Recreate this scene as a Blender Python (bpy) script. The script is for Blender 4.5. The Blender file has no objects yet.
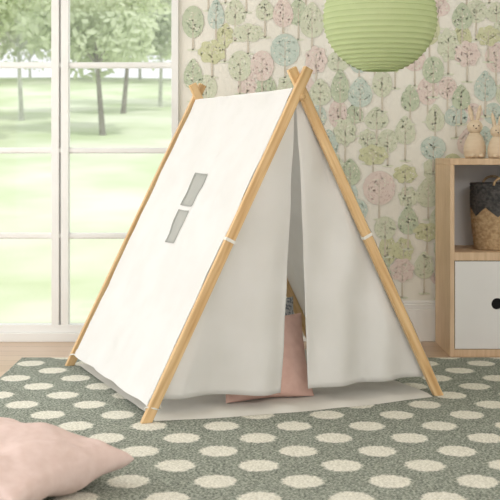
import bpy, math, random
from mathutils import Vector, Matrix, noise
random.seed(7)
C = bpy.context
scene = C.scene
K = 1150.0; WY = 6.02   # focal px, back wall depth

def lin(c):
    out = []
    for v in c:
        v = v/255.0
        out.append(v/12.92 if v <= 0.04045 else ((v+0.055)/1.055)**2.4)
    return (out[0], out[1], out[2], 1.0)

# ---------------------------------------------------------------- materials
def mat(name, col, rough=0.7, col2=None, nscale=8.0, bump=0.0, bscale=200.0, coord='Object', mscale=(1,1,1),
        transl=0.0, detail=3.0, spec=0.3, bdist=0.002, lo=0.35, hi=0.65):
    m = bpy.data.materials.new(name); m.use_nodes = True
    nt = m.node_tree; N = nt.nodes; L = nt.links
    b = N['Principled BSDF']; out = N['Material Output']
    b.inputs['Roughness'].default_value = rough
    b.inputs['Specular IOR Level'].default_value = spec
    b.inputs['Base Color'].default_value = lin(col)
    tc = N.new('ShaderNodeTexCoord'); mp = N.new('ShaderNodeMapping')
    mp.inputs['Scale'].default_value = mscale
    L.new(tc.outputs[coord], mp.inputs['Vector'])
    csock = None
    if col2 is not None:
        n = N.new('ShaderNodeTexNoise'); n.inputs['Scale'].default_value = nscale; n.inputs['Detail'].default_value = detail
        L.new(mp.outputs[0], n.inputs['Vector'])
        r = N.new('ShaderNodeValToRGB')
        r.color_ramp.elements[0].position = lo; r.color_ramp.elements[1].position = hi
        r.color_ramp.elements[0].color = lin(col); r.color_ramp.elements[1].color = lin(col2)
        L.new(n.outputs['Fac'], r.inputs['Fac']); L.new(r.outputs[0], b.inputs['Base Color']); csock = r.outputs[0]
    nsock = None
    if bump > 0:
        n2 = N.new('ShaderNodeTexNoise'); n2.inputs['Scale'].default_value = bscale; n2.inputs['Detail'].default_value = 3
        L.new(mp.outputs[0], n2.inputs['Vector'])
        bp = N.new('ShaderNodeBump'); bp.inputs['Strength'].default_value = bump; bp.inputs['Distance'].default_value = bdist
        L.new(n2.outputs['Fac'], bp.inputs['Height']); L.new(bp.outputs[0], b.inputs['Normal']); nsock = bp.outputs[0]
    if transl > 0:
        t = N.new('ShaderNodeBsdfTranslucent'); t.inputs['Color'].default_value = lin(col)
        if csock: L.new(csock, t.inputs['Color'])
        if nsock: L.new(nsock, t.inputs['Normal'])
        mx = N.new('ShaderNodeMixShader'); mx.inputs[0].default_value = transl
        L.new(b.outputs[0], mx.inputs[1]); L.new(t.outputs[0], mx.inputs[2]); L.new(mx.outputs[0], out.inputs['Surface'])
    return m

M_canvas = mat('canvas_white', (242,242,240), 0.95, (247,247,246), 5, 0.25, 900, transl=0.2, spec=0.1)
M_curtain = mat('canvas_curtain', (236,235,231), 0.95, (241,240,237), 5, 0.3, 900, transl=0.15, spec=0.1)
M_matf = mat('canvas_floor', (220,218,210), 0.95, (228,226,219), 6, 0.3, 500, spec=0.1)
M_wood = mat('pine_pole', (232,200,152), 0.5, (202,160,108), 3.0, 0.15, 60, 'UV', (1.0,16,1), detail=6, spec=0.35, lo=.38, hi=.68)
M_cab = mat('birch_board', (228,200,168), 0.55, (214,184,150), 4.0, 0.1, 80, 'Object', (14,14,1.2), detail=5)
M_white = mat('white_paint', (242,242,239), 0.45, (238,238,235), 3)
M_white2 = mat('drawer_white', (240,239,237), 0.4, (236,235,233), 3)
M_black = mat('painted_shade', (22,22,22), 0.8, (28,28,28), 5)  # near-black colour painting the shade behind the drawer hole
M_pink = mat('blush_linen', (230,208,201), 0.95, (223,199,191), 30, 0.5, 500, spec=0.1)
M_pink2 = mat('peach_linen', (234,197,184), 0.95, (227,188,175), 30, 0.4, 500, spec=0.1)
M_band = mat('tie_band', (238,236,228), 0.9, (230,228,220), 20)
M_green = mat('lantern_paper', (206,219,172), 0.85, (201,215,166), 12, 0.15, 60, transl=0.28, spec=0.1)
M_rib = mat('lantern_rib', (182,198,144), 0.7, (176,193,138), 12)
M_figure = mat('beech_wood', (228,210,184), 0.5, (218,197,168), 10, 0, mscale=(1,1,6))
M_brownink = mat('figure_ink', (70,52,40), 0.7, (60,45,35), 10)
M_ceil = mat('ceiling_paint', (245,244,242), 0.9, (242,241,239), 2)
M_side = mat('side_wall_paint', (238,236,230), 0.9, (234,232,226), 2)
M_lawn = mat('lawn_grass', (198,212,172), 1.0, (226,232,208), 0.5, 0.4, 30, spec=0.0, bdist=0.02)
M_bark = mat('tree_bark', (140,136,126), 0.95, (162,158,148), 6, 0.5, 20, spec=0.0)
M_bark_haze = mat('tree_bark_haze', (190,192,180), 0.95, (204,206,194), 6, 0.5, 20, spec=0.0)  # paler copy of the bark, distance haze painted into the colour
M_leafA = mat('leaf_sage', (178,188,162), 0.95, (210,216,194), 0.9, transl=0.35, spec=0.0)
M_leafB = mat('leaf_light', (204,213,182), 0.95, (226,233,206), 0.9, transl=0.35, spec=0.0)
M_paper = mat('wallpaper_cream', (240,238,228), 0.85, (237,234,223), 3, 0.08, 500)

def flatmat(n, c): return mat(n, c, 0.85, tuple(max(0,x-5) for x in c), 25)
def pal(c, f): return tuple(c[i]*(1-f)+(240,238,228)[i]*f for i in range(3))
# mesh pane
M_mesh = bpy.data.materials.new('mesh_pane'); M_mesh.use_nodes = True
nt = M_mesh.node_tree; b = nt.nodes['Principled BSDF']; b.inputs['Base Color'].default_value = lin((182,184,179)); b.inputs['Roughness'].default_value = 0.9
tr = nt.nodes.new('ShaderNodeBsdfTransparent'); mx = nt.nodes.new('ShaderNodeMixShader')
chk = nt.nodes.new('ShaderNodeTexNoise'); chk.inputs['Scale'].default_value = 400
mr = nt.nodes.new('ShaderNodeMapRange'); mr.inputs['To Min'].default_value = 0.1; mr.inputs['To Max'].default_value = 0.35
nt.links.new(chk.outputs['Fac'], mr.inputs['Value']); nt.links.new(mr.outputs[0], mx.inputs[0])
nt.links.new(b.outputs[0], mx.inputs[1]); nt.links.new(tr.outputs[0], mx.inputs[2]); nt.links.new(mx.outputs[0], nt.nodes['Material Output'].inputs['Surface'])
M_trim = mat('pane_binding', (152,154,149), 0.9, (160,162,157), 30)
# glass
M_glass = bpy.data.materials.new('pane_glass'); M_glass.use_nodes = True
nt = M_glass.node_tree; nt.nodes.remove(nt.nodes['Principled BSDF'])
tr = nt.nodes.new('ShaderNodeBsdfTransparent'); gl = nt.nodes.new('ShaderNodeBsdfGlossy'); gl.inputs['Roughness'].default_value = 0.02
mx = nt.nodes.new('ShaderNodeMixShader'); mx.inputs[0].default_value = 0.05
nt.links.new(tr.outputs[0], mx.inputs[1]); nt.links.new(gl.outputs[0], mx.inputs[2]); nt.links.new(mx.outputs[0], nt.nodes['Material Output'].inputs['Surface'])

# rug material
def rug_mat():
    m = bpy.data.materials.new('polka_rug'); m.use_nodes = True
    nt = m.node_tree; N = nt.nodes; L = nt.links; b = N['Principled BSDF']
    b.inputs['Roughness'].default_value = 1.0; b.inputs['Specular IOR Level'].default_value = 0.05
    tc = N.new('ShaderNodeTexCoord')
    wn = N.new('ShaderNodeTexNoise'); wn.inputs['Scale'].default_value = 90; wn.inputs['Detail'].default_value = 2
    L.new(tc.outputs['Object'], wn.inputs['Vector'])
    def mth(op, a, bb=None, c=None):
        n = N.new('ShaderNodeMath'); n.operation = op
        for i, v in enumerate((a, bb, c)):
            if v is None: continue
            if hasattr(v, 'links'): L.new(v, n.inputs[i])
            else: n.inputs[i].default_value = v
        return n.outputs[0]
    sx = N.new('ShaderNodeSeparateXYZ'); L.new(tc.outputs['Object'], sx.inputs[0])
    swn = N.new('ShaderNodeSeparateColor'); L.new(wn.outputs['Color'], swn.inputs[0])
    X = mth('ADD', sx.outputs[0], mth('MULTIPLY', mth('SUBTRACT', swn.outputs[0], 0.5), 0.035))
    Y = mth('ADD', sx.outputs[1], mth('MULTIPLY', mth('SUBTRACT', swn.outputs[1], 0.5), 0.035))
    D = 0.26; R2 = 0.344; rx = 0.062; ry = 0.067
    def lat(ox, oy):
        u = mth('SUBTRACT', mth('FRACT', mth('ADD', mth('DIVIDE', mth('SUBTRACT', X, ox), D), 100.5)), 0.5)
        v = mth('SUBTRACT', mth('FRACT', mth('ADD', mth('DIVIDE', mth('SUBTRACT', Y, oy), R2), 100.5)), 0.5)
        u = mth('MULTIPLY', u, D/rx); v = mth('MULTIPLY', v, R2/ry)
        return mth('SQRT', mth('ADD', mth('MULTIPLY', u, u), mth('MULTIPLY', v, v)))
    d = mth('MINIMUM', lat(0.2875, 3.594), lat(0.2875+0.13, 3.594+0.172))
    mask = N.new('ShaderNodeMapRange'); mask.inputs['From Min'].default_value = 0.93; mask.inputs['From Max'].default_value = 1.07
    mask.inputs['To Min'].default_value = 1; mask.inputs['To Max'].default_value = 0
    L.new(d, mask.inputs['Value'])
    fn = N.new('ShaderNodeTexNoise'); fn.inputs['Scale'].default_value = 130; fn.inputs['Detail'].default_value = 4
    L.new(tc.outputs['Object'], fn.inputs['Vector'])
    def ramp(c1, c2):
        r = N.new('ShaderNodeValToRGB'); r.color_ramp.elements[0].position = 0.38; r.color_ramp.elements[1].position = 0.62
        r.color_ramp.elements[0].color = lin(c1); r.color_ramp.elements[1].color = lin(c2); L.new(fn.outputs['Fac'], r.inputs[0]); return r.outputs[0]
    g = ramp((100,107,99), (180,185,172)); w = ramp((208,206,192), (242,240,228))
    mix = N.new('ShaderNodeMix'); mix.data_type = 'RGBA'
    L.new(mask.outputs[0], mix.inputs[0]); L.new(g, mix.inputs[6]); L.new(w, mix.inputs[7]); L.new(mix.outputs[2], b.inputs['Base Color'])
    bp = N.new('ShaderNodeBump'); bp.inputs['Strength'].default_value = 0.7; bp.inputs['Distance'].default_value = 0.006
    L.new(fn.outputs['Fac'], bp.inputs['Height']); L.new(bp.outputs[0], b.inputs['Normal'])
    return m
M_rug = rug_mat()

def floor_mat():
    m = bpy.data.materials.new('oak_planks'); m.use_nodes = True
    nt = m.node_tree; N = nt.nodes; L = nt.links; b = N['Principled BSDF']; b.inputs['Roughness'].default_value = 0.35
    tc = N.new('ShaderNodeTexCoord')
    br = N.new('ShaderNodeTexBrick'); br.inputs['Scale'].default_value = 1.0
    br.inputs['Brick Width'].default_value = 1.3; br.inputs['Row Height'].default_value = 0.13; br.inputs['Mortar Size'].default_value = 0.002
    br.inputs['Color1'].default_value = lin((216,192,168)); br.inputs['Color2'].default_value = lin((202,174,148)); br.inputs['Mortar'].default_value = lin((140,115,92))
    L.new(tc.outputs['Object'], br.inputs['Vector'])
    mp = N.new('ShaderNodeMapping'); mp.inputs['Scale'].default_value = (1.5, 22, 1); L.new(tc.outputs['Object'], mp.inputs['Vector'])
    n = N.new('ShaderNodeTexNoise'); n.inputs['Scale'].default_value = 3; n.inputs['Detail'].default_value = 6; L.new(mp.outputs[0], n.inputs['Vector'])
    mix = N.new('ShaderNodeMix'); mix.data_type = 'RGBA'; mix.blend_type = 'MULTIPLY'; mix.inputs[0].default_value = 0.5
    r = N.new('ShaderNodeValToRGB'); r.color_ramp.elements[0].color = lin((205,197,190)); r.color_ramp.elements[1].color = (1,1,1,1); L.new(n.outputs['Fac'], r.inputs[0])
    L.new(br.outputs[0], mix.inputs[6]); L.new(r.outputs[0], mix.inputs[7]); L.new(mix.outputs[2], b.inputs['Base Color'])
    return m
M_floor = floor_mat()

def basket_mat():
    m = bpy.data.materials.new('seagrass_weave'); m.use_nodes = True
    nt = m.node_tree; N = nt.nodes; L = nt.links; b = N['Principled BSDF']; b.inputs['Roughness'].default_value = 0.85
    tc = N.new('ShaderNodeTexCoord'); sep = N.new('ShaderNodeSeparateXYZ'); L.new(tc.outputs['UV'], sep.inputs[0])
    def mth(op, a, bb):
        n = N.new('ShaderNodeMath'); n.operation = op
        for i, v in enumerate((a, bb)):
            if hasattr(v, 'links'): L.new(v, n.inputs[i])
            else: n.inputs[i].default_value = v
        return n.outputs[0]
    z = mth('PINGPONG', mth('MULTIPLY', sep.outputs[0], 14.0), 1.0)
    zz = mth('ADD', mth('MULTIPLY', z, 0.14), 0.50)
    top = mth('GREATER_THAN', sep.outputs[1], zz)
    n = N.new('ShaderNodeTexNoise'); n.inputs['Scale'].default_value = 60; L.new(tc.outputs['Object'], n.inputs['Vector'])
    def ramp(c1, c2):
        r = N.new('ShaderNodeValToRGB'); r.color_ramp.elements[0].position = .35; r.color_ramp.elements[1].position = .65
        r.color_ramp.elements[0].color = lin(c1); r.color_ramp.elements[1].color = lin(c2); L.new(n.outputs['Fac'], r.inputs[0]); return r.outputs[0]
    mix = N.new('ShaderNodeMix'); mix.data_type = 'RGBA'; L.new(top, mix.inputs[0])
    L.new(ramp((170,140,104), (205,178,140)), mix.inputs[6]); L.new(ramp((58,58,60), (92,90,88)), mix.inputs[7]); L.new(mix.outputs[2], b.inputs['Base Color'])
    return m
M_basket = basket_mat()

def pattern_mat():
    m = bpy.data.materials.new('patterned_cotton'); m.use_nodes = True
    nt = m.node_tree; N = nt.nodes; L = nt.links; b = N['Principled BSDF']; b.inputs['Roughness'].default_value = 0.95
    tc = N.new('ShaderNodeTexCoord'); v = N.new('ShaderNodeTexVoronoi'); v.inputs['Scale'].default_value = 90
    L.new(tc.outputs['Object'], v.inputs['Vector'])
    r = N.new('ShaderNodeValToRGB'); r.color_ramp.elements[0].position = .35; r.color_ramp.elements[1].position = .6
    r.color_ramp.elements[0].color = lin((134,142,150)); r.color_ramp.elements[1].color = lin((206,208,210))
    L.new(v.outputs['Distance'], r.inputs[0]); L.new(r.outputs[0], b.inputs['Base Color'])
    return m
M_pattern = pattern_mat()

# ---------------------------------------------------------------- mesh helpers
def empty(name, loc=(0,0,0)):
    e = bpy.data.objects.new(name, None); e.location = loc; e.empty_display_size = 0.1
    C.collection.objects.link(e); return e

def mk(name, verts, faces, mats, mi=None, smooth=False, parent=None, uvs=None, bevel=0.0, subsurf=0):
    me = bpy.data.meshes.new(name); me.from_pydata([tuple(v) for v in verts], [], faces)
    if not isinstance(mats, (list, tuple)): mats = [mats]
    for m in mats: me.materials.append(m)
    if mi:
        for p, i in zip(me.polygons, mi): p.material_index = i
    if smooth:
        for p in me.polygons: p.use_smooth = True
    if uvs:
        ul = me.uv_layers.new(name='UVMap')
        for l in me.loops: ul.data[l.index].uv = uvs[l.vertex_index]
    me.update()
    o = bpy.data.objects.new(name, me); C.collection.objects.link(o)
    if parent:
        o.parent = parent; o.matrix_parent_inverse = Matrix.Translation(-Vector(parent.location))
    if bevel:
        bm = o.modifiers.new('bev', 'BEVEL'); bm.width = bevel; bm.segments = 2; bm.limit_method = 'ANGLE'
    if subsurf:
        s = o.modifiers.new('sub', 'SUBSURF'); s.levels = subsurf; s.render_levels = subsurf
    return o

class MB:
    def __init__(s): s.v = []; s.f = []; s.m = []
    def box(s, x0,x1,y0,y1,z0,z1, mi=0):
        n = len(s.v)
        s.v += [(x0,y0,z0),(x1,y0,z0),(x1,y1,z0),(x0,y1,z0),(x0,y0,z1),(x1,y0,z1),(x1,y1,z1),(x0,y1,z1)]
        for q in ((3,2,1,0),(4,5,6,7),(0,1,5,4),(1,2,6,5),(2,3,7,6),(3,0,4,7)): s.f.append(tuple(n+i for i in q)); s.m.append(mi)
    def poly(s, pts, mi=0):
        n = len(s.v); s.v += pts; s.f.append(tuple(range(n, n+len(pts)))); s.m.append(mi)
    def tube(s, pts, rads, seg=8, mi=0):
        n0 = len(s.v); k = len(pts)
        for i, (p, r) in enumerate(zip(pts, rads)):
            p = Vector(p); a = Vector(pts[max(i-1,0)]); c = Vector(pts[min(i+1,k-1)])
            d = (c-a).normalized(); up = Vector((0,1,0)) if abs(d.y) < .9 else Vector((1,0,0))
            e1 = d.cross(up).normalized(); e2 = d.cross(e1)
            for j in range(seg):
                t = 2*math.pi*j/seg; s.v.append(tuple(p + e1*math.cos(t)*r + e2*math.sin(t)*r))
        for i in range(k-1):
            for j in range(seg):
                a = n0+i*seg+j; b2 = n0+i*seg+(j+1)%seg
                s.f.append((a, b2, b2+seg, a+seg)); s.m.append(mi)
        s.f.append(tuple(n0+j for j in range(seg))[::-1]); s.m.append(mi)
        s.f.append(tuple(n0+(k-1)*seg+j for j in range(seg))); s.m.append(mi)
    def lathe(s, cx, cy, prof, seg=32, mi=0):
        n0 = len(s.v)
        for (r, z) in prof:
            for j in range(seg):
                t = 2*math.pi*j/seg; s.v.append((cx+r*math.cos(t), cy+r*math.sin(t), z))
        for i in range(len(prof)-1):
            for j in range(seg):
                a = n0+i*seg+j; b2 = n0+i*seg+(j+1)%seg
                s.f.append((a, b2, b2+seg, a+seg)); s.m.append(mi)
    def ell(s, c, r, mi=0, seg=16, rings=10, rot=None):
        n0 = len(s.v); c = Vector(c)
        for i in range(rings+1):
            ph = math.pi*i/rings
            for j in range(seg):
                t = 2*math.pi*j/seg
                p = Vector((r[0]*math.sin(ph)*math.cos(t), r[1]*math.sin(ph)*math.sin(t), r[2]*math.cos(ph)))
                if rot: p = rot @ p
                s.v.append(tuple(c+p))
        for i in range(rings):
            for j in range(seg):
                a = n0+i*seg+j; b2 = n0+i*seg+(j+1)%seg
                s.f.append((a, a+seg, b2+seg, b2)); s.m.append(mi)
    def obj(s, name, mats, **kw): return mk(name, s.v, s.f, mats, s.m, **kw)

# ---------------------------------------------------------------- room
RX0, RX1, RY0, RZ = -2.7, 2.6, -1.2, 2.6
m = MB(); m.box(RX0-.1, RX1+.1, RY0, WY+.12, -.1, 0); m.obj('floor', M_floor)
m = MB(); m.box(RX0-.1, RX1+.1, RY0, WY+.12, RZ, RZ+.1); m.obj('ceiling', M_ceil)
WX0, WX1, WZ0, WZ1 = -2.30, -0.400, 0.035, 2.40

# back wall + printed tree pattern
base_ink = [(184,198,168),(208,215,188),(226,207,200),(190,208,198),(202,206,160)]
dark_ink = [(164,182,150),(188,198,167),(210,186,179),(166,190,178),(184,189,140)]
mats_w = [M_paper]
mats_w += [flatmat('ink_%d' % i, pal(c,.26)) for i, c in enumerate(base_ink)]     # 1..5
mats_w += [flatmat('ink_leaf_%d' % i, pal(c,.24)) for i, c in enumerate(dark_ink)] # 6..10
mats_w += [flatmat('ink_trunk', (212,204,188)), flatmat('ink_grass', (224,228,207)), flatmat('ink_highlight', (232,230,216))]  # 11 12 13
m = MB()
m.box(WX1, RX1+.1, WY, WY+.12, 0, RZ)
m.box(RX0-.1, WX0, WY, WY+.12, 0, RZ)
m.box(WX0, WX1, WY, WY+.12, WZ1, RZ)
m.box(WX0, WX1, WY, WY+.12, 0, WZ0)
rng = random.Random(11)
cnt = [0]
def tree(px, py, w, h, ci, kind):
    cx = (px-250)/191.0; cz = 1+(150-py)/191.0; w = w/382.0; h = h/382.0
    if cx-w < WX1+.03 or cz+h > RZ or cz-h < .22: return
    cnt[0] += 1; y0 = WY - 0.0008 - 0.00001*cnt[0]
    tl = h+ (0.06+rng.random()*.035)
    zb = max(cz-tl, .22)
    m.poly([(cx-.005,y0,zb),(cx+.005,y0,zb),(cx+.003,y0,cz),(cx-.003,y0,cz)], 11)
    m.poly([(cx+math.cos(a)*.032, y0, zb+math.sin(a)*.006) for a in [i*math.pi/6 for i in range(12)]], 12)
    pts = []
    n = 36
    for i in range(n):
        a = 2*math.pi*i/n; ca, sa = math.cos(a), math.sin(a)
        r = 1.0
        if kind == 'leaf': x = w*ca*(1-.25*sa) *(1-.35*max(sa,0)**2); z = h*sa
        elif kind == 'cloud': r = 1+.09*math.sin(7*a+px); x = w*ca*r; z = h*sa*r
        else: x = w*ca; z = h*sa
        x *= 1+.03*math.sin(13*a+py); pts.append((cx+x, y0-.00003, cz+z))
    m.poly(pts, ci+1)
    y1 = y0-.00006
    m.poly([(cx-.0028,y1,cz-h),(cx+.0028,y1,cz-h),(cx+.0012,y1,cz+h*.6),(cx-.0012,y1,cz+h*.6)], 11)
    for q in range(4):
        sgn = 1 if q % 2 else -1; zb2 = cz-h*.5+h*.28*q; L2 = w*.5
        m.poly([(cx,y1,zb2),(cx+sgn*L2,y1,zb2+L2*.9),(cx+sgn*L2,y1,zb2+L2*.9+.0015),(cx,y1,zb2+.004)], 11)
    style = rng.randint(0,2)
    nl = int(22 + w*h*8000)
    for q in range(nl):
        a = rng.random()*6.283; rr = math.sqrt(rng.random())*.9
        x = cx+w*rr*math.cos(a)*(1-.3*math.sin(a) if kind == 'leaf' else 1); z = cz+h*rr*math.sin(a)
        s1 = .0038+.002*rng.random(); th = rng.random()*3.14 if style else math.pi/2+math.atan2(math.sin(a), math.cos(a))
        ux, uz = math.cos(th), math.sin(th)
        m.poly([(x+ux*s1*1.6,y1,z+uz*s1*1.6),(x-uz*s1*.7,y1,z+ux*s1*.7),(x-ux*s1*1.6,y1,z-uz*s1*1.6),(x+uz*s1*.7,y1,z-ux*s1*.7)], ci+6 if q % 4 else 13)
hand = [(193,22,24,36,0,'round'),(216,14,18,34,3,'leaf'),(248,33,34,20,1,'cloud'),(212,52,30,26,4,'cloud'),(193,74,20,34,0,'leaf'),
 (240,66,26,34,1,'round'),(265,10,20,24,1,'leaf'),(283,12,22,34,2,'leaf'),(285,50,32,36,3,'round'),(312,20,26,40,1,'leaf'),(262,66,26,34,2,'round'),
 (316,60,24,30,2,'cloud'),(320,92,24,30,1,'leaf'),(340,86,20,38,0,'leaf'),(360,92,26,34,3,'leaf'),(382,84,22,30,1,'round'),(410,98,20,30,0,'leaf'),(433,70,24,30,0,'round'),
 (462,16,22,30,0,'leaf'),(448,45,24,36,1,'cloud'),(467,54,28,28,2,'cloud'),(488,36,26,22,4,'cloud'),(461,97,20,28,0,'leaf'),(485,86,24,34,3,'leaf'),
 (345,132,24,30,1,'cloud'),(373,155,32,22,4,'cloud'),(405,130,22,32,1,'leaf'),(433,148,28,26,3,'round'),(379,188,36,38,2,'round'),(405,174,26,20,4,'cloud'),
 (428,192,26,34,1,'leaf'),(408,220,22,32,0,'leaf'),(385,228,24,26,1,'round'),(427,232,30,20,4,'cloud'),(355,210,28,26,3,'round'),(424,265,22,30,1,'leaf'),
 (402,270,26,26,2,'cloud'),(380,268,24,30,0,'leaf'),(360,250,24,28,2,'round'),(350,172,22,30,0,'leaf')]
kinds = ['round','leaf','cloud','leaf','round']
allt = []
row = 0; py = -128
while py < 300:
    px = 186 + (row % 2)*10
    while px < 720:
        jx = px+rng.uniform(-4,4); jy = py+rng.uniform(-5,5)
        if not any(abs(jx-t[0]) < (t[2]*.88+4)/2 and abs(jy-t[1]) < (t[3]*.88+8)/2 for t in hand):
            allt.append((jx, jy, rng.uniform(16,23), rng.uniform(20,30), rng.choice([0,1,1,2,3,4,1,2]), rng.choice(kinds)))
        px += 20
    py += 27; row += 1
hand = [(t[0],t[1],t[2]*.9,t[3]*.9,t[4],t[5]) for t in hand]
for t in sorted(allt, key=lambda t: t[1])+sorted(hand, key=lambda t: t[1]): tree(*t)
m.obj('wall_back', mats_w)

m = MB()
m.box(RX0-.1, RX0, RY0, 2.0, 0, RZ); m.box(RX0-.1, RX0, 5.4, WY, 0, RZ); m.box(RX0-.1, RX0, 2.0, 5.4, 0, .25); m.box(RX0-.1, RX0, 2.0, 5.4, 2.35, RZ)
m.obj('wall_left', M_side)
m = MB(); m.box(RX1, RX1+.1, RY0, WY, 0, RZ); m.obj('wall_right', M_side)
w2 = empty('window_2', (RX0-.05, 3.7, 1.3)); m = MB()
for yy in (2.0, 3.1, 4.25, 5.34): m.box(RX0-.09, RX0-.02, yy, yy+.06, .25, 2.35)
for zz in (.25, 1.27, 2.29): m.box(RX0-.085, RX0-.025, 2.0, 5.4, zz, zz+.06)
m.obj('frame', M_white, parent=w2)
def baseboard(name, x0, x1, y, sgn=1):
    m = MB(); 
    m.box(x0, x1, y-.016, y, 0, .17); m.box(x0, x1, y-.012, y, .17, .195); m.box(x0, x1, y-.008, y, .195, .212)
    m.obj(name, M_white, bevel=.003)
baseboard('baseboard_back', WX1+.03, RX1, WY-.0005)
m = MB(); m.box(RX1-.016, RX1, RY0, WY-.02, 0, .2); m.obj('baseboard_right', M_white, bevel=.003)
m = MB(); m.box(RX0, RX0+.016, RY0, WY-.02, 0, .2); m.obj('baseboard_left', M_white, bevel=.003)

# back window
w1 = empty('window_1', ((WX0+WX1)/2, WY, 1.2)); m = MB()
def X(px): return (px-250)/191.0
def Z(py): return 1+(150-py)/191.0
fy0, fy1 = WY-.005, WY+.06
m.box(WX1-.010, WX1+.026, WY-.02, fy1, 0, WZ1+.03)
m.box(WX0-.02, WX0+.03, WY-.02, fy1, 0, WZ1+.03)
m.box(WX0, WX1, WY-.02, fy1, WZ1-.03, WZ1+.03)
m.box(WX0, WX1, WY-.03, fy1, 0.0, .045)
m.box(WX0, WX1, WY-.008, fy1, .045, .085)
for pc in (60, -60):
    m.box(X(pc-8.5), X(pc-1.0), fy0, fy1, .05, WZ1); m.box(X(pc+1.0), X(pc+8.5), fy0, fy1, .05, WZ1); m.box(X(pc-1.2), X(pc+1.2), fy0+.03, fy1, .05, WZ1)
for py in (236, 150.5, 65, -20.5):
    m.box(WX0, WX1, WY+.006, WY+.045, Z(py)-.010, Z(py)+.010)
    m.box(WX0, WX1, WY+.016, WY+.035, Z(py)-.016, Z(py)+.016)
m.obj('frame', M_white, parent=w1, bevel=.002)
m = MB(); m.box(WX0+.02, WX1-.012, WY+.024, WY+.028, .06, WZ1-.02); m.obj('glass', M_glass, parent=w1)

# ---------------------------------------------------------------- garden
m = MB(); NX, NY = 30, 30
def lawnz(x, y): 
    t = max(0, min(1, (y-9)/36.0)); return -.15 + 4.0*t + .12*noise.noise(Vector((x*.15, y*.15, 0)))
vs = []; fs = []
for i in range(NX+1):
    for j in range(NY+1):
        x = -30+50*i/NX; y = WY+.2+52*(j/NY)**1.4; vs.append((x, y, lawnz(x, y) if y > 7.5 else -.2))
for i in range(NX):
    for j in range(NY): a = i*(NY+1)+j; fs.append((a, a+NY+1, a+NY+2, a+1))
mk('lawn', vs, fs, M_lawn, smooth=True)
def gtree(px, Yd, th, cr, seed, ml, nleaf=2600, tr=.09, name='garden_tree', leaf=.10, bark=None):
    r = random.Random(seed); x = (px-250)/K*Yd; z0 = lawnz(x, Yd)-.1; m = MB()
    lean = r.uniform(-.15,.15)
    pts = [(x+lean*t, Yd, z0+(th+.1)*t) for t in (0,.1,.3,.55,.8,1,1.3)]
    m.tube(pts, [tr*1.5,tr*1.1,tr,tr*.9,tr*.8,tr*.7,tr*.3], 8, 0)
    c = Vector((x+lean, Yd, z0+th+cr*.65)); blobs = []
    for q in range(7):
        a = q*2.4+r.random(); e = Vector((math.cos(a)*cr*.75, math.sin(a)*cr*.75, r.uniform(-.3,.55)*cr))
        m.tube([tuple(Vector(pts[5])), tuple(Vector(pts[5]).lerp(c+e, .5)+Vector((0,0,.1))), tuple(c+e)], [tr*.5,tr*.3,tr*.1], 5, 0)
        blobs.append((c+e*.85, cr*r.uniform(.45,.65)))
    blobs.append((c, cr*.7))
    for q in range(nleaf):
        bc, br = r.choice(blobs)
        d = Vector((r.gauss(0,1), r.gauss(0,1), r.gauss(0,1))).normalized()*br*(r.random()**.4)
        p = bc+d; s = leaf*r.uniform(.6,1.3)
        e1 = Vector((r.gauss(0,1), r.gauss(0,1), r.gauss(0,1))).normalized(); e2 = e1.orthogonal().normalized()
        m.poly([tuple(p+e1*s), tuple(p+e2*s*.6), tuple(p-e1*s), tuple(p-e2*s*.6)], 1)
    return m.obj(name, [bark or M_bark, ml])
gtree(103, 22, 1.35, 1.25, 1, M_leafB, tr=.055)
gtree(123, 27, 1.5, 1.5, 2, M_leafA, tr=.055)
gtree(22, 25, 1.5, 1.6, 3, M_leafA, tr=.05, bark=M_bark_haze)
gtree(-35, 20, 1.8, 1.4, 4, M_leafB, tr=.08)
gtree(160, 30, 1.3, 1.7, 5, M_leafB, tr=.05, bark=M_bark_haze)
gtree(60, 42, .9, 2.6, 6, M_leafA, 4500, tr=.06, bark=M_bark_haze)
gtree(-5, 40, .8, 3.0, 8, M_leafB, 4500, tr=.06, bark=M_bark_haze)
gtree(140, 43, .8, 3.0, 9, M_leafA, 4500, tr=.06, bark=M_bark_haze)
gtree(215, 40, .8, 3.0, 10, M_leafA, 4000, tr=.06, bark=M_bark_haze)
gtree(30, 47, .9, 3.6, 12, M_leafA, 4500, tr=.06, bark=M_bark_haze)
gtree(95, 49, .9, 3.8, 13, M_leafB, 4500, tr=.06, bark=M_bark_haze)

# ---------------------------------------------------------------- rug
m = MB(); m.box(-1.086, 2.0, 2.4, 5.47, .0005, .014); rug = m.obj('polka_dot_rug', M_rug, bevel=.005)
RT = .014

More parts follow.
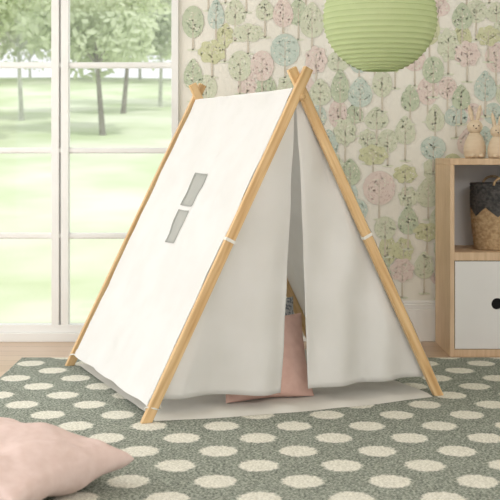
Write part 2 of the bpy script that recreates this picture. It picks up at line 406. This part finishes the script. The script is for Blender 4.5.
# ---------------------------------------------------------------- tent
tent = empty('play_tent', (0.0, 5.0, 0.0))
FL = Vector((-.386, 4.228, 0)); FR = Vector((.772, 4.675, 0)); RL = Vector((-.833, 5.324, 0))
FL = FL*(1-RT); FR = FR*(1-RT); RL = RL*(1-RT)
U = FR-FL; V = RL-FL; Wd = U.length; Dp = V.length; u = U.normalized(); v = V.normalized(); up = Vector((0,0,1))
HX = 1.2516-RT
def P(s, t, z): return FL + u*s + v*t + up*(z+RT)
def pole(name, s0, t, sgn):
    foot = P(s0, t, 0); top = P(Wd/2, t, HX); d = (top-foot).normalized()
    end = top + d*.068; perp = d.cross(v).normalized(); hw, ht = .0185, .0115
    vs = []; uv = []
    NS = 10; Ltot = (end-foot).length
    for i in range(NS+1):
        c = foot.lerp(end, i/NS)
        for k, (a, bb) in enumerate(((-1,-1),(1,-1),(1,1),(-1,1))):
            p = c+perp*a*hw+v*bb*ht
            if i == 0: p = p - d*((p.z-RT)/d.z)
            vs.append(p); uv.append(((p-foot).dot(d)+s0*3+t, a*.02+bb*.05))
    fs = [(3,2,1,0), tuple(NS*4+q for q in range(4))]
    for i in range(NS):
        for k in range(4):
            a = i*4+k; b2 = i*4+(k+1)%4; fs.append((a, b2, b2+4, a+4))
    return mk(name, vs, fs, M_wood, parent=tent, uvs=uv, bevel=.003)
pole('pole_front_left', 0, -.012, 1); pole('pole_front_right', Wd, .012, -1)
pole('pole_back_left', 0, Dp+.012, 1); pole('pole_back_right', Wd, Dp-.012, -1)
m = MB(); m.tube([tuple(P(Wd/2,-.03,HX-.05)), tuple(P(Wd/2,Dp+.03,HX-.05))], [.011,.011], 12); m.obj('ridge_pole', M_wood, parent=tent, smooth=True)

def roofpt(side, tf, a):
    s = a*Wd/2 if side == 0 else Wd-a*Wd/2
    out = (-u if side == 0 else u)*HX + up*(Wd/2); out.normalize()
    t0, t1 = .026, Dp-.026
    if side == 1: t0, t1 = .01, Dp
    off = .010 if side == 0 else .023
    base = P(s, t0+(t1-t0)*tf, a*HX)
    env = math.sin(math.pi*tf)
    sag = -.018*env*math.sin(math.pi*min(1,a*1.02))
    wr = .007*noise.noise(Vector((tf*3+side*9, a*9, 1.3))) + .005*noise.noise(Vector((tf*12, a*5, 4.3))) + .006*noise.noise(Vector((tf*7+a*9, a*16-tf*6, 7.7)))
    wr += .003*math.sin(tf*40+3*math.sin(a*8))*max(0,1-a*3.2)
    return base + out*(off+sag+wr*(.4+env))
def roof(side, name):
    A0 = .038
    ga = sorted(set([A0+ (0.985-A0)*i/64 for i in range(65)])); gt = [i/56 for i in range(57)]
    pa = [(.484,.588),(.608,.714)]; pt = (.478,.602)
    ga = [g for g in ga if all(abs(g-e) > .006 for q in pa for e in q)] + [e for q in pa for e in q]
    gt = [g for g in gt if all(abs(g-e) > .006 for e in pt)] + list(pt)
    ga.sort(); gt.sort(); vs = []; fs = []; mi = []
    for a in ga:
        for t in gt: 
            aa = a
            if a == ga[0]: aa = a + .002*math.sin(t*19)
            vs.append(roofpt(side, t, aa))
    n = len(gt)
    for i in range(len(ga)-1):
        for j in range(n-1):
            ca = (ga[i]+ga[i+1])/2; ct = (gt[j]+gt[j+1])/2
            isw = side == 0 and pt[0] < ct < pt[1] and any(q[0] < ca < q[1] for q in pa)
            fs.append((i*n+j, i*n+j+1, (i+1)*n+j+1, (i+1)*n+j)); mi.append(1 if isw else 0)
    o = mk(name, vs, fs, [M_canvas, M_mesh], mi, smooth=True, parent=tent)
    if side == 0:
        m = MB()
        def strip(t0,t1,a0,a1):
            out = (-u*HX+up*(Wd/2)).normalized(); N = 8
            for k in range(N):
                f0, f1 = k/N, (k+1)/N
                if (t1-t0)*Dp > (a1-a0)*1.4: q = [(t0+(t1-t0)*f0,a0),(t0+(t1-t0)*f1,a0),(t0+(t1-t0)*f1,a1),(t0+(t1-t0)*f0,a1)]
                else: q = [(t0,a0+(a1-a0)*f0),(t1,a0+(a1-a0)*f0),(t1,a0+(a1-a0)*f1),(t0,a0+(a1-a0)*f1)]
                m.poly([tuple(roofpt(0,*c)+out*.0025) for c in q])
        for q in pa:
            strip(pt[0]-.004, pt[1]+.004, q[0]-.003, q[0]+.002); strip(pt[0]-.004, pt[1]+.004, q[1]-.002, q[1]+.003)
            strip(pt[0]-.004, pt[0]+.004, q[0], q[1]); strip(pt[1]-.004, pt[1]+.004, q[0], q[1])
        m.obj('window_binding', M_trim, parent=tent)
        m = MB(); N = 40; out = (-u*HX+up*(Wd/2)).normalized()
        for k in range(N):
            t0, t1 = k/N, (k+1)/N
            m.poly([tuple(roofpt(0,t0,A0+.007+.002*math.sin(t0*19))+out*.002), tuple(roofpt(0,t1,A0+.007+.002*math.sin(t1*19))+out*.002), tuple(roofpt(0,t1,A0+.022)+out*.002), tuple(roofpt(0,t0,A0+.022)+out*.002)])
        m.obj('hem', M_canvas, parent=tent)
    return o
roof(0, 'canopy_left'); roof(1, 'canopy_right')
vs = []; fs = []; N = 20
for i in range(N+1):
    tf = i/N; a = roofpt(0, tf, .98); bb = roofpt(1, tf, .98); t = .026+(Dp-.052)*tf
    vs += [a, P(Wd/2, t, HX-.012 - .004*math.sin(math.pi*tf)), bb]
for i in range(N):
    for k in range(2): q = i*3+k; fs.append((q, q+1, q+4, q+3))
mk('canopy_ridge', vs, fs, M_canvas, smooth=True, parent=tent)

vs = []; fs = []; NA, NS = 30, 24
for i in range(NA+1):
    a = .05+.93*i/NA
    for j in range(NS+1):
        f = j/NS; s = a*Wd/2 + f*(Wd-a*Wd); vs.append(P(s, Dp+.03+.004*math.sin(f*20), a*HX))
for i in range(NA):
    for j in range(NS): q = i*(NS+1)+j; fs.append((q, q+1, q+NS+2, q+NS+1))
mk('back_panel', vs, fs, M_canvas, smooth=True, parent=tent)

def curtain(side, name):
    NA, NS = 50, 60; vs = []; fs = []
    for i in range(NA+1):
        h = i/NA
        for j in range(NS+1):
            f = j/NS
            if side == 0: hem = .062 + .008*math.sin(f*5)
            else: hem = .070 + .012*(f-.5)
            z = hem + (1.19-hem)*h
            a = z/HX; lo = 1-h
            edgeL = Wd/2 - .006 - .052*lo**1.3 
            edgeR = Wd/2 + .002 + .050*lo
            if side == 0: s = (a*Wd/2+.004) + f*(edgeL-(a*Wd/2+.004))
            else: s = edgeR + f*((Wd-a*Wd/2-.004)-edgeR)
            amp = .018*(.35+.65*lo)*min(1, 6*(f if side else 1-f)+ .5)*min(1, 5*((1-f) if side else f)+.05)
            ph = s*21 if side == 0 else s*24+1
            t = .040 + amp*math.sin(ph*(1+.2*lo)+1.5*noise.noise(Vector((s*3,z*1.5,side*5)))) + .008*noise.noise(Vector((s*9, z*7, side*3)))
            if side == 1: t -= .012*lo*(1-f)
            vs.append(P(s, t, z))
    for i in range(NA):
        for j in range(NS): q = i*(NS+1)+j; fs.append((q, q+1, q+NS+2, q+NS+1))
    o = mk(name, vs, fs, M_curtain, smooth=True, parent=tent)
    sd = o.modifiers.new('th','SOLIDIFY'); sd.thickness = .0015
curtain(0, 'curtain_left'); curtain(1, 'curtain_right')

for k, s0 in enumerate((0, 1)):
    a = .525; tt = -.012 if s0 == 0 else .012
    s = a*Wd/2 if s0 == 0 else Wd-a*Wd/2
    d = ((u if s0 == 0 else -u)*(Wd/2)+up*HX).normalized(); perp = d.cross(v).normalized(); c = P(s, tt, a*HX); vs = []
    for q in (-.006,.006):
        for aa, bb in ((-1,-1),(1,-1),(1,1),(-1,1)): vs.append(c+d*q+perp*aa*.0205+v*bb*.0135)
    mk('tie_band_%d' % (k+1), vs, [(0,1,5,4),(1,2,6,5),(2,3,7,6),(3,0,4,7)], M_band, parent=tent)
for nm, t in (('loop_front', .0), ('loop_back', Dp)):
    m = MB(); c = P(.03, t, .05); pts = []
    for q in range(13):
        a = 2*math.pi*q/12; pts.append(tuple(c+u*math.cos(a)*.03+v*math.sin(a)*.024+up*(.006*math.sin(a*2))))
    m.tube(pts, [.003]*13, 6); m.obj(nm, M_band, parent=tent, smooth=True)

# floor cloth
vs = []; fs = []; NA, NS = 30, 60
for j in range(NS+1):
    f = j/NS; s = .035+(Wd-.07)*f
    t0 = .0 - .055*math.sin(math.pi*f)**.7 + .004*math.sin(f*23)
    for i in range(NA+1):
        g = i/NA; t = t0+(Dp-.01-t0)*g
        z = .006 + .006*abs(noise.noise(Vector((s*6, t*6, 2))))+ .006*max(0, math.sin(f*31+g*5))*(.3+ (1-g)**6)
        if i == 0: z = .001
        vs.append(P(s, t, z))
for j in range(NS):
    for i in range(NA): q = j*(NA+1)+i; fs.append((q, q+NA+1, q+NA+2, q+1))
mk('floor_cloth', vs, fs, M_matf, smooth=True, parent=tent)

# ---------------------------------------------------------------- cushions
def cushion(name, a, bb, T, M4, mt, seed=0, minz=None):
    n = 40; vs = []; fs = []
    def pt(i, j, sg):
        x = -1+2*i/n; y = -1+2*j/n
        x = math.copysign(abs(x)**.8, x); y = math.copysign(abs(y)**.8, y)
        X_ = a*x*(1-.09*(1-y*y)*abs(x)**3); Y_ = bb*y*(1-.09*(1-x*x)*abs(y)**3)
        e = max(0,(1-x*x)*(1-y*y)); z = T*e**.42
        wr = noise.noise(Vector((x*2.2, y*2.2, seed+sg)))*.09*T*3*e**.3 + .05*T*noise.noise(Vector((x*7,y*7,seed)))
        rad = math.sin(math.atan2(y, x)*14+seed)*.035*T*(x*x+y*y)*e**.3
        return M4 @ Vector((X_, Y_, sg*(z+(wr+rad)*(1 if e > 0 else 0))))
    for sg in (1,-1):
        for i in range(n+1):
            for j in range(n+1):
                p = pt(i, j, sg)
                if minz is not None and p.z < minz: p.z = minz
                vs.append(p)
    N1 = (n+1)**2
    for k in range(2):
        for i in range(n):
            for j in range(n):
                q = k*N1+i*(n+1)+j; f = (q, q+n+1, q+n+2, q+1); fs.append(f if k == 0 else f[::-1])
    me = mk(name, vs, fs, mt, smooth=True)
    w = me.modifiers.new('weld','WELD'); w.merge_threshold = .0005
    me.modifiers.new('sub','SUBSURF').levels = 1
    return me
M4 = Matrix.Translation((-.725, 3.33, .105)) @ Matrix.Rotation(math.radians(-32), 4, 'Z') @ Matrix.Rotation(math.radians(3), 4, 'Y')
cushion('throw_pillow', .30, .26, .088, M4, M_pink, 3, RT+.001)
ang = math.atan2(u.y, u.x)
c = P(Wd*.45, .20, .165)
M4 = Matrix.Translation(c) @ Matrix.Rotation(ang, 4, 'Z') @ Matrix.Rotation(math.radians(68), 4, 'X')
cushion('throw_pillow', .19, .175, .055, M4, M_pink2, 5, RT+.012)
c = P(Wd*.50, .42, .19)
M4 = Matrix.Translation(c) @ Matrix.Rotation(ang, 4, 'Z') @ Matrix.Rotation(math.radians(70), 4, 'X')
cushion('patterned_pillow', .19, .185, .05, M4, M_pattern, 8, RT+.012)

# ---------------------------------------------------------------- lantern
lx, ly, lz, R = .4555, 4.03, 1.463, .2
lan = empty('paper_lantern', (lx, ly, lz)); m = MB(); prof = []
nr = 25; th0, th1 = .32, math.pi-.32
for i in range(nr*5+1):
    f = i/(nr*5); th = th0+(th1-th0)*f; sc = -.0028*abs(math.sin(math.pi*f*nr))
    rr = R+sc; prof.append((rr*math.sin(th), lz-rr*math.cos(th)*.97))
m.lathe(lx, ly, prof, 64); m.obj('shade', M_green, smooth=True, parent=lan)
m = MB()
for i in range(nr+1):
    th = th0+(th1-th0)*i/nr; rr = R*math.sin(th); zz = lz-R*math.cos(th)*.97
    m.lathe(lx, ly, [(rr-.001,zz-.0012),(rr+.001,zz-.0008),(rr+.001,zz+.0008),(rr-.001,zz+.0012)], 64)
m.obj('ribs', M_rib, smooth=True, parent=lan)
m = MB(); m.tube([(lx,ly,lz+.1),(lx,ly,RZ-.02)], [.003,.003], 8); m.tube([(lx-.066,ly,lz+.184),(lx+.066,ly,lz+.184)], [.002,.002], 6)
m.tube([(lx,ly,lz+.09),(lx,ly,lz+.15)], [.018,.016], 12); m.lathe(lx, ly, [(0.001,RZ-.03),(.045,RZ-.028),(.05,RZ),(0.001,RZ)], 24)
m.obj('cord', M_white, smooth=True, parent=lan)

# ---------------------------------------------------------------- cabinet
CX0, CX1, CY0, CY1, CH = .966, 1.42, 5.555, 5.995, .958
cab = empty('storage_cabinet', ((CX0+CX1)/2, (CY0+CY1)/2, 0)); m = MB(); t = .022
m.box(CX0, CX0+t, CY0, CY1, 0, CH-.03); m.box(CX1-t, CX1, CY0, CY1, 0, CH-.03); m.box(CX0, CX1, CY0, CY1, CH-.03, CH)
m.box(CX0+t, CX1-t, CY0, CY1-.012, .465, .505); m.box(CX0+t, CX1-t, CY0, CY1-.012, .0, .036)
m.obj('carcass', M_cab, parent=cab, bevel=.0025)
m = MB(); m.box(CX0+t, CX1-t, CY1-.012, CY1, .036, CH-.03); m.obj('back_board', M_white2, parent=cab)
m = MB(); hx, hz, hr = 1.195, .256, .028; x0, x1, z0, z1 = CX0+t+.003, CX1-t-.003, .039, .462; n = 40
def proj(a):
    ca, sa = math.cos(a), math.sin(a); best = 1e9
    for (lim, cc, o) in ((x1,ca,hx),(x0,ca,hx),(z1,sa,hz),(z0,sa,hz)):
        if abs(cc) > 1e-6:
            q = (lim-o)/cc
            if q > 0: best = min(best, q)
    return (hx+ca*best, hz+sa*best)
angs = sorted([2*math.pi*i/n for i in range(n)] + [math.atan2(zz-hz, xx-hx) % (2*math.pi) for xx in (x0,x1) for zz in (z0,z1)])
for i in range(len(angs)):
    a0, a1 = angs[i], angs[(i+1) % len(angs)]
    p0, p1 = proj(a0), proj(a1); r0 = (hx+hr*math.cos(a0), hz+hr*math.sin(a0)); r1 = (hx+hr*math.cos(a1), hz+hr*math.sin(a1)); yy = CY0+.004
    m.poly([(r0[0],yy,r0[1]),(p0[0],yy,p0[1]),(p1[0],yy,p1[1]),(r1[0],yy,r1[1])])
    m.poly([(r0[0],yy,r0[1]),(r1[0],yy,r1[1]),(r1[0],yy+.016,r1[1]),(r0[0],yy+.016,r0[1])])
m.obj('drawer_front', M_white2, parent=cab)
m = MB(); m.box(x0, x1, CY0+.021, CY0+.03, z0, z1); m.obj('drawer_hole_shade', M_black, parent=cab)  # dark sheet behind the hole, stands in for shade inside the drawer

# basket
bx, by, bz, bh = 1.243, 5.76, .5055, .33; bas = empty('woven_basket', (bx, by, bz)); vs = []; fs = []; uv = []
NR, SG = 96, 120
for i in range(NR+1):
    h = i/NR; r0 = .118+.022*math.sin(min(1,h*1.3)*math.pi*.5)
    for j in range(SG):
        a = 2*math.pi*j/SG; row = int(h*24); w = .0028*abs(math.sin(h*24*math.pi))*(1+.6*math.sin(a*30+row*math.pi))
        vs.append((bx+(r0+w-.003)*math.cos(a), by+(r0+w-.003)*math.sin(a), bz+bh*h)); uv.append((j/SG, h))
for i in range(NR):
    for j in range(SG): a = i*SG+j; b2 = i*SG+(j+1)%SG; fs.append((a, b2, b2+SG, a+SG))
fs.append(tuple(range(SG))[::-1])
o = mk('body', vs, fs, M_basket, smooth=True, parent=bas, uvs=uv); o.modifiers.new('s','SOLIDIFY').thickness = .004
m = MB()
for sx in (-1, 1):
    pts = []
    for q in range(13):
        a = math.pi*q/12; pts.append((bx+.05*math.cos(a)*1.0, by+sx*.133, bz+bh-.01+.04*math.sin(a)))
    m.tube(pts, [.006]*13, 8)
m.obj('handles', M_basket, smooth=True, parent=bas)

def bunny(x, y, s, seed):
    e = empty('wooden_bunny_figurine', (x, y, CH)); m = MB(); z = CH+.0005
    prof = [(.001,0),(.040,0),(.047,.008),(.051,.03),(.050,.055),(.042,.085),(.030,.108),(.022,.118)]
    m.lathe(x, y, [(r*s, z+h*s) for r, h in prof], 32)
    m.ell((x, y, z+.145*s), (.036*s,.034*s,.034*s), 0, 20, 14)
    for sg in (-1,1):
        rot = Matrix.Rotation(math.radians(12*sg), 3, 'Y')
        m.ell((x+sg*.018*s, y, z+.205*s), (.0105*s,.007*s,.042*s), 0, 12, 12, rot)
        m.ell((x+sg*.012*s, y-.0325*s, z+.15*s), (.0028*s,.0028*s,.0035*s), 1, 8, 6)
        m.ell((x+sg*.020*s, y-.044*s, z+.012*s), (.014*s,.016*s,.010*s), 0, 12, 8)
    m.ell((x, y-.034*s, z+.138*s), (.004*s,.003*s,.003*s), 1, 8, 6)
    m.obj('body', [M_figure, M_brownink], smooth=True, parent=e)
bunny(1.122, 5.74, 1.08, 0); bunny(1.222, 5.69, .92, 1)

# ---------------------------------------------------------------- light
w = bpy.data.worlds.new('sky'); scene.world = w; w.use_nodes = True
bg = w.node_tree.nodes['Background']; bg.inputs[0].default_value = (.97,.985,1.0,1); bg.inputs[1].default_value = 1.1
def area(name, loc, tgt, sx, sy, power, col):
    l = bpy.data.lights.new(name, 'AREA'); l.shape = 'RECTANGLE'; l.size = sx; l.size_y = sy; l.energy = power; l.color = col
    o = bpy.data.objects.new(name, l); o.location = loc; o.rotation_euler = (Vector(tgt)-Vector(loc)).to_track_quat('-Z','Y').to_euler(); C.collection.objects.link(o)
area('daylight_left_window', (RX0+.03, 3.7, 1.35), (RX0+1, 3.75, 1.3), 3.2, 2.0, 47, (1,.985,.96))
area('front_fill', (1.5, .2, 2.3), (.5, 4.4, .4), 1.8, 1.0, 42, (1,.98,.95))  # added fill, not a real lamp; brightens the tent front
s = bpy.data.lights.new('sun','SUN'); s.energy = 1.35; s.angle = math.radians(3); s.color = (1,.98,.94)
so = bpy.data.objects.new('sun', s); so.rotation_euler = Vector((-.35,.45,-.8)).to_track_quat('-Z','Y').to_euler(); so.location = (3,-3,8); C.collection.objects.link(so)

# ---------------------------------------------------------------- camera
cam = bpy.data.cameras.new('camera'); co = bpy.data.objects.new('camera', cam); C.collection.objects.link(co)
co.location = (0,0,1); co.rotation_euler = (math.radians(90),0,0); cam.sensor_width = 36; cam.lens = 36*K/500; cam.shift_y = -.2
cam.dof.use_dof = True; cam.dof.focus_distance = 4.9; cam.dof.aperture_fstop = 6.5
scene.camera = co
scene.view_settings.view_transform = 'Standard'; scene.view_settings.look = 'None'; scene.view_settings.exposure = 0.1
